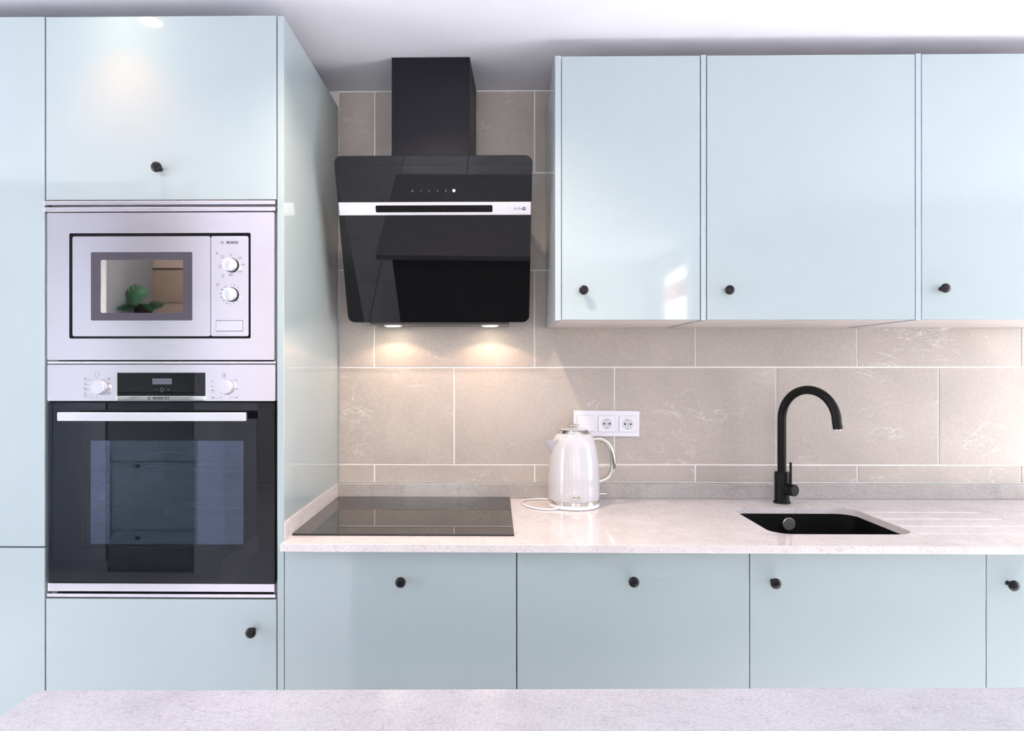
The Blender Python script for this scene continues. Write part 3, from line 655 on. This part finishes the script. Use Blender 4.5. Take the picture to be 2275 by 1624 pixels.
# spout: a tapered beak with an open lip
bm = bmesh.new()
secs = [(-0.058, 1.121, 1.050, 0.030), (-0.070, 1.1175, 1.060, 0.023), (-0.082, 1.1160, 1.083, 0.015), (-0.092, 1.1155, 1.1010, 0.008), (-0.0985, 1.1150, 1.1125, 0.002)]
prev = None
for sx_, zt, zb, hw in secs:
    ring = []
    for i in range(9):
        u_ = -1 + i / 4; ring.append(bm.verts.new((kx + sx_, ky - 0.012 + hw * u_, zb + (zt - zb) * abs(u_) ** 1.7)))
    ring2 = []
    for i in range(9):
        u_ = -1 + i / 4; ring2.append(bm.verts.new((kx + sx_ + 0.002, ky - 0.012 + max(hw - 0.002, 0.0004) * u_, zb + 0.002 + max(zt - zb - 0.002, 0.0004) * abs(u_) ** 1.7)))
    cur = ring + ring2[::-1]
    if prev:
        n_ = len(cur)
        for i in range(n_): bm.faces.new((prev[i], prev[(i + 1) % n_], cur[(i + 1) % n_], cur[i]))
    else: bm.faces.new(cur)
    prev = cur
bm.faces.new(prev)
obj('spout', bm, 'kettle_white', t, smooth=True)
K = lambda px, py: (kx + (px - 1275) * 0.001481, ky, 1.346 - (py - 822) * 0.001481)
hp = smooth_path([K(1316, 976), K(1333, 974.5), K(1348, 982), K(1358, 999), K(1362.5, 1025), K(1359, 1048), K(1348, 1063), K(1329, 1069)], 6)
obj('handle', tube(hp, lambda q: 0.0078 + 0.0012 * math.sin(q * math.pi), 18), 'chrome', t, smooth=True, label='curved chrome handle')
obj('switch_lever', tube([K(1329, 1096), K(1340, 1096.5), K(1348, 1095.8)], 0.0028, 10), 'chrome', t, smooth=True)
bd = obj('badge', plate(0.2395, 0.2735, 0.9370, 0.9488, 2.0595, 2.0645, 0.0058, bev=0.0006), 'chrome', t)
obj('badge_lettering', text_bm('Breville', 0.2565, 2.0593, 0.9432, 0.0082, bold=0.00012), 'print_dark', bd)
cord = smooth_path([(0.2010, 2.0840, 0.9045), (0.175, 2.072, 0.9038), (0.135, 2.085, 0.9038), (0.103, 2.125, 0.9038), (0.0885, 2.180, 0.9038), (0.103, 2.222, 0.9038), (0.145, 2.240, 0.9038), (0.190, 2.236, 0.9038)], 8)
obj('power_cord', tube(cord, 0.0031, 12), 'white_plastic', t, smooth=True)

# ================================================================ SOCKETS
t = thing('socket_plate', (0.3875, 2.2895, 1.1145), 'white triple wall plate with two round sockets and one blank, behind the kettle', 'socket')
obj('frame', plate(0.2727, 0.5023, 1.1145, 1.2041, 2.2800, 2.2896, 0.003, bev=0.0015), 'socket_white', t)
for i, x in enumerate((0.3158, 0.3886, 0.4612)):
    zc = 1.1595 - 0.0006 * i
    obj('insert_gap', plate(x - 0.0302, x + 0.0302, zc - 0.0282, zc + 0.0282, 2.2797, 2.2800, 0.002), 'print_grey', t)
    ins = obj('insert', plate(x - 0.0297, x + 0.0297, zc - 0.0277, zc + 0.0277, 2.2775, 2.2797, 0.002, bev=0.0006), 'socket_white', t)
    if i == 0: continue
    wl = obj('socket_well', lathe([(0.0182, 0), (0.0182, 0.0006), (0.0176, 0.0008), (0.0168, -0.0002), (0, -0.0002)], (x, 2.2772, zc), 'Y', 36), 'socket_well', ins, smooth=True)
    for s in (-1, 1):
        obj('pin_hole', lathe([(0.0030, 0), (0.0030, 0.0007), (0, 0.0007)], (x + s * 0.0095, 2.2770, zc), 'Y', 16), 'black_plastic', wl)
        obj('earth_clip', box(x - 0.0032, x + 0.0032, 2.2755, 2.2772, zc + s * 0.0155 - 0.0022, zc + s * 0.0155 + 0.0022, bev=0.0006), 'satin', wl)
    obj('centre_screw', lathe([(0.0024, 0), (0.0024, 0.0006), (0.0014, 0.0008), (0, 0.0008)], (x, 2.2772, zc), 'Y', 16), 'satin', wl)
t.rotation_euler = (0, R(0.5), 0)

# ================================================================ COOKER HOOD
t = thing('cooker_hood', (-0.187, 2.2, 1.497), 'black slanted-glass cooker hood with steel strip and square duct above the hob', 'cooker hood')
O = Vector((0, 2.155, 1.5035)); vv = Vector((0, 1.955 - 2.155, 1.9890 - 1.5035)); LEN = vv.length; vv.normalize(); nn = Vector((0, -vv.z, vv.y))   # nn faces the room and down
def hp_(u_, v_, n_=0.0): return Vector((u_, 0, 0)) + O + vv * v_ + nn * n_
def slab(u0, u1, v0, v1, n0, n1, rs, bm=None, bev=0.0):
    """rounded slab in the tilted plane; rs = corner radii (top-right, top-left, bottom-left, bottom-right)"""
    pts = []
    for (cx, cy, s), r in zip(((u1, v1, 0), (u0, v1, 90), (u0, v0, 180), (u1, v0, 270)), rs):
        sx_ = -1 if s in (0, 270) else 1; sy_ = -1 if s in (0, 90) else 1
        if r <= 0: pts.append((cx, cy)); continue
        for i in range(7):
            a = R(s + 15 * i); pts.append((cx + sx_ * r + r * math.cos(a), cy + sy_ * r + r * math.sin(a)))
    return prism([hp_(a, b, n0) for a, b in pts], nn * (n1 - n0), bm, bev)
UL, UR = -0.4858, 0.1120
obj('upper_glass', slab(UL, UR, 0.3895, LEN, -0.006, 0, (0.022, 0.022, 0, 0), bev=0.0008), 'black_glass', t)
obj('lower_glass', slab(UL, UR, 0, 0.3490, -0.006, 0, (0, 0, 0.022, 0.022), bev=0.0008), 'black_glass', t)
st = obj('steel_strip', slab(UL + 0.003, UR - 0.002, 0.3494, 0.3891, -0.008, 0.0035, (0.001,) * 4, bev=0.0012), 'hood_strip', t, label='bright steel strip across the glass')
obj('handle_slot', slab(-0.3690, -0.0080, 0.3585, 0.3795, 0.0034, 0.0042, (0.004,) * 4), 'black_plastic', st)
for v0 in (0.3558, 0.3815):
    obj('strip_ridge', slab(UL + 0.003, UR - 0.002, v0, v0 + 0.0012, 0.0034, 0.0046, (0,) * 4), 'steel', st)
rot = Matrix((( 1, 0, 0, 0), (0, vv.y, nn.y, 0), (0, vv.z, nn.z, 0), (0, 0, 0, 1)))
def hood_text(s, u_, v_, size, n_=0.0002, bold=0.0): return text_bm(s, 0, 0, 0, size, bold=bold, depth=0.0002, mtx=Matrix.Translation(hp_(u_, v_, n_)) @ rot)
obj('brand_lettering', hood_text('turbo', 0.0715, 0.3690, 0.0125, 0.0036, 0.0001), 'print_grey', st)
def disc(u_, v_, r, n0, n1, bm=None, seg=24): return prism([hp_(u_ + r * math.cos(2 * math.pi * i / seg), v_ + r * math.sin(2 * math.pi * i / seg), n0) for i in range(seg)], nn * (n1 - n0), bm)
obj('brand_emblem', disc(0.0895, 0.3686, 0.0054, 0.0034, 0.0040), 'print_dark', st)
obj('emblem_dot', disc(0.0902, 0.3694, 0.0024, 0.0038, 0.0043), 'hood_strip', st)
for s, u_ in (('0', -0.2535), ('1', -0.228), ('2', -0.202), ('3', -0.1765), ('8', -0.151)): obj('touch_number', hood_text(s, u_, 0.4220, 0.0085), 'print_dim', t)
obj('touch_light', disc(-0.1262, 0.4230, 0.0040, 0.0, 0.0006), 'led', t, label='small lit touch key')
prof = [(2.1650, 1.4972), (2.2740, 1.4972), (2.2880, 1.5100), (2.2880, 1.9550), (1.9880, 1.9550), (1.9830, 1.9440)]
obj('body', prism([(-0.4150, y, z) for y, z in prof], (0.4615, 0, 0), bev=0.001), 'hood_body', t)
du = obj('duct', prism([(-0.3258, 2.0500, 1.9555), (-0.0800, 2.0500, 1.9555), (-0.0665, 2.2880, 1.9555), (-0.3130, 2.2880, 1.9555)], (0, 0, 0.3740), bev=0.001), 'duct', t)
for x in (-0.3450, -0.0175):
    lo = obj('lamp', lathe([(0.0310, 0), (0.0310, -0.002), (0.0290, -0.0035), (0.0255, -0.0036)], (x, 2.200, 1.4971), 'Z', 36), 'lamp_ring', t, smooth=True)
    obj('lamp_lens', lathe([(0.0254, -0.0010), (0.0254, -0.0036), (0.015, -0.0050), (0, -0.0055)], (x, 2.200, 1.4971), 'Z', 36), 'lens_warm', lo, smooth=True)
    lamp('hood_spot', (x, 2.195, 1.4895), 1.0, (1.0, 0.62, 0.42), 134, 0.2, 0.012)

# ================================================================ UPPER CABINETS
def upper(x0, x1, label, panels, dx0, dx1, kx, kz):
    t = thing('wall_cabinet', ((x0 + x1) / 2, 2.1, 1.491), label, 'cabinet', 'wall cabinets right of the hood')
    bm = box(x0, x1, 1.9415, 2.288, 1.4935, 2.262)
    obj('body', bm, 'underside', t)
    for a, b in panels: obj('side_panel', box(a, b, 1.920, 2.288, 1.4915, 2.2695, bev=0.0008), 'lacquer_edge', t)
    d = front('door', t, dx0, dx1, 1.4930, 2.2672, 1.920); knob(d, kx, 1.920, kz)
upper(0.1950, 0.6010, 'pale sage glossy wall cabinet right beside the cooker hood', [(0.1762, 0.1940)], 0.1958, 0.6004, 0.2575, 1.5785)
upper(0.6190, 1.2255, 'widest pale sage wall cabinet, in the middle of the row above the sink', [(0.6030, 0.6180)], 0.6206, 1.2244, 0.6795, 1.5780)
upper(1.2435, 1.8450, 'pale sage wall cabinet above the drainer grooves, cut off by the right edge', [(1.2268, 1.2424)], 1.2444, 1.8450, 1.2985, 1.5822)

# ================================================================ DOWNLIGHTS
DL = [(-0.968, 1.575, 3.2, 'small round recessed downlight mirrored in the top door of the oven housing'),
      (-0.190, 1.500, 34, 'small round recessed downlight in front of the cooker hood, over the aisle'),
      (1.980, 1.600, 3, 'small round recessed downlight over the right end of the worktop'),
      (-0.450, 0.600, 4, 'small round recessed downlight over the left end of the island'),
      (0.250, 0.600, 4, 'small round recessed downlight over the middle of the island'),
      ]
for x, y, pw, lb in DL:
    t = thing('downlight', (x, y, ZC - 0.004), lb, 'lamp', 'recessed ceiling downlights')
    obj('ring', lathe([(0.0440, 0.0035), (0.0440, 0.0005), (0.0400, -0.0015), (0.0290, -0.0005), (0.0290, 0.0035)], (x, y, ZC - 0.004), 'Z', 40), 'lamp_ring', t, smooth=True)
    obj('lens', lathe([(0.0285, 0.0030), (0.0285, 0.0), (0.012, -0.001), (0, -0.001)], (x, y, ZC - 0.004), 'Z', 32), 'lens_down', t, smooth=True)
    lamp('down_spot', (x, y, ZC - 0.012), pw, (1.0, 0.36, 0.06) if y > 1.55 else (1.0, 0.80, 0.62), 100 if y > 1.55 else 140, 1.0, 0.02)

# ================================================================ ISLAND
t = thing('island', (-0.638, 0.9005, 0), 'kitchen island with a pale speckled quartz top in the foreground', 'kitchen island', rotz=0)
obj('countertop', box(-0.638, 2.35, 0.02, 0.9005, 0.870, 0.900, bev=0.0012), 'quartz_island', t)
obj('base', box(-0.560, 2.30, 0.20, 0.860, 0.08, 0.8695), 'anthracite', t)
obj('plinth', box(-0.52, 2.26, 0.24, 0.82, 0.0, 0.0795), 'black_plastic', t)
t.rotation_euler = (0, 0, R(1.1))

# ================================================================ BEHIND THE CAMERA (seen mirrored in the appliance fronts)
t = thing('storage_cabinet', (-2.94, -1.19, 0), 'tall pale blue cabinet mirrored at the left of the oven glass', 'cabinet')
obj('body', box(-3.295, -2.585, -1.499, -0.922, 0, 2.45), 'far_cabinet', t)
front('door', t, -3.293, -2.943, 0.08, 2.44, -0.920 - 0.0, 'far_cabinet'); front('door', t, -2.939, -2.587, 0.08, 2.44, -0.920, 'far_cabinet')
t = thing('chest_of_drawers', (-2.28, -1.19, 0), 'tall dark grey-green chest of drawers mirrored in the oven glass', 'drawers')
obj('body', box(-2.575, -1.995, -1.499, -0.922, 0, 1.72), 'dresser', t)
def back_knob(parent, x, z):
    b = lathe(KN, (0, 0, 0), 'Y', 16); bmesh.ops.rotate(b, verts=b.verts, cent=(0, 0, 0), matrix=Matrix.Rotation(math.pi, 3, 'Z')); bmesh.ops.translate(b, verts=b.verts, vec=(x, -0.902, z))
    obj('knob', b, 'black_metal', parent, smooth=True)
for z0 in (-0.01, 0.275, 0.735, 1.195):
    z0_ = max(z0, 0.03)
    d = front('drawer_front', t, -2.572, -1.998, z0_ + 0.004, min(z0 + 0.455, 1.715) if z0 > 0 else 0.270, -0.920, 'dresser')
    back_knob(d, -2.39, (0.225 if z0 < 0 else z0 + 0.43))
# plant on top of it
t = thing('potted_plant', (-2.50, -1.2, 1.7205), 'green monstera plant mirrored in the microwave window', 'plant')
obj('pot', lathe([(0.05, 0), (0.07, 0.09), (0.066, 0.09), (0.06, 0.07), (0, 0.07)], (-2.50, -1.2, 1.7205), 'Z', 24), 'pot', t, smooth=True)
def leaf(parent, base_, tip, w_, roll):
    b0, t0 = Vector(base_), Vector(tip); ax = (t0 - b0); L_ = ax.length; ax.normalize()
    side = ax.cross(Vector((0, 1, 0))).normalized(); side = Matrix.Rotation(roll, 3, ax) @ side; nrm = ax.cross(side)
    bm = bmesh.new(); N = 26
    def rim(s):
        pts = []
        for i in range(N + 1):
            q = i / N; wd = w_ * math.sin(math.pi * min(1, q * 0.93 + 0.07)) ** 0.6 * (1 - 0.25 * q)
            if 3 < i < N - 3 and i % 5 == 0: wd *= 0.42
            pts.append(bm.verts.new(b0 + ax * L_ * q + side * s * wd + nrm * (-0.12 * wd)))
        return pts
    mid = [bm.verts.new(b0 + ax * L_ * i / N) for i in range(N + 1)]
    for s in (-1, 1):
        r_ = rim(s)
        for i in range(N): bm.faces.new((mid[i], mid[i + 1], r_[i + 1], r_[i]))
    o = obj('leaf', bm, 'leaf', parent)
    m_ = o.modifiers.new('s', 'SOLIDIFY'); m_.thickness = 0.0015
stm = None
for bx_, tx, w_, rl in (((-2.565, -1.10, 1.845), (-2.39, -1.06, 1.885), 0.085, 0.15), ((-2.52, -1.10, 1.795), (-2.57, -1.0, 1.765), 0.03, 1.0), ((-2.44, -1.10, 1.79), (-2.33, -1.02, 1.775), 0.04, -0.9), ((-2.50, -1.26, 1.80), (-2.42, -1.33, 1.83), 0.045, 0.4), ((-2.50, -1.10, 1.785), (-2.47, -1.0, 1.755), 0.045, 0.2)):
    leaf(t, bx_, tx, w_, rl)
    c = Vector((-2.50, -1.2, 1.79)); b_ = Vector(bx_); stm = tube(smooth_path([c, (c + b_) / 2 + Vector((0, 0, 0.015)), b_], 4), 0.003, 6, stm)
obj('stems', stm, 'leaf', t, smooth=True)
t = thing('wall_hanging', (-2.46, -1.49, 1.86), 'beige canvas wall hanging mirrored in the microwave window', 'wall hanging')
obj('cloth', box(-2.68, -2.20, -1.495, -1.487, 1.855, 2.105, bev=0.001), 'canvas', t)
obj('rod', tube([(-2.70, -1.485, 2.108), (-2.18, -1.485, 2.108)], 0.006, 10), 'pot', t, smooth=True)
t = thing('awning', (2.22, -4.4, 2.22), 'salmon pink awning outside the right window, mirrored in a wall cabinet', 'awning')
obj('valance', box(2.20, 2.25, -6.0, -2.9, 2.22, 2.42, bev=0.004), 'awning', t)
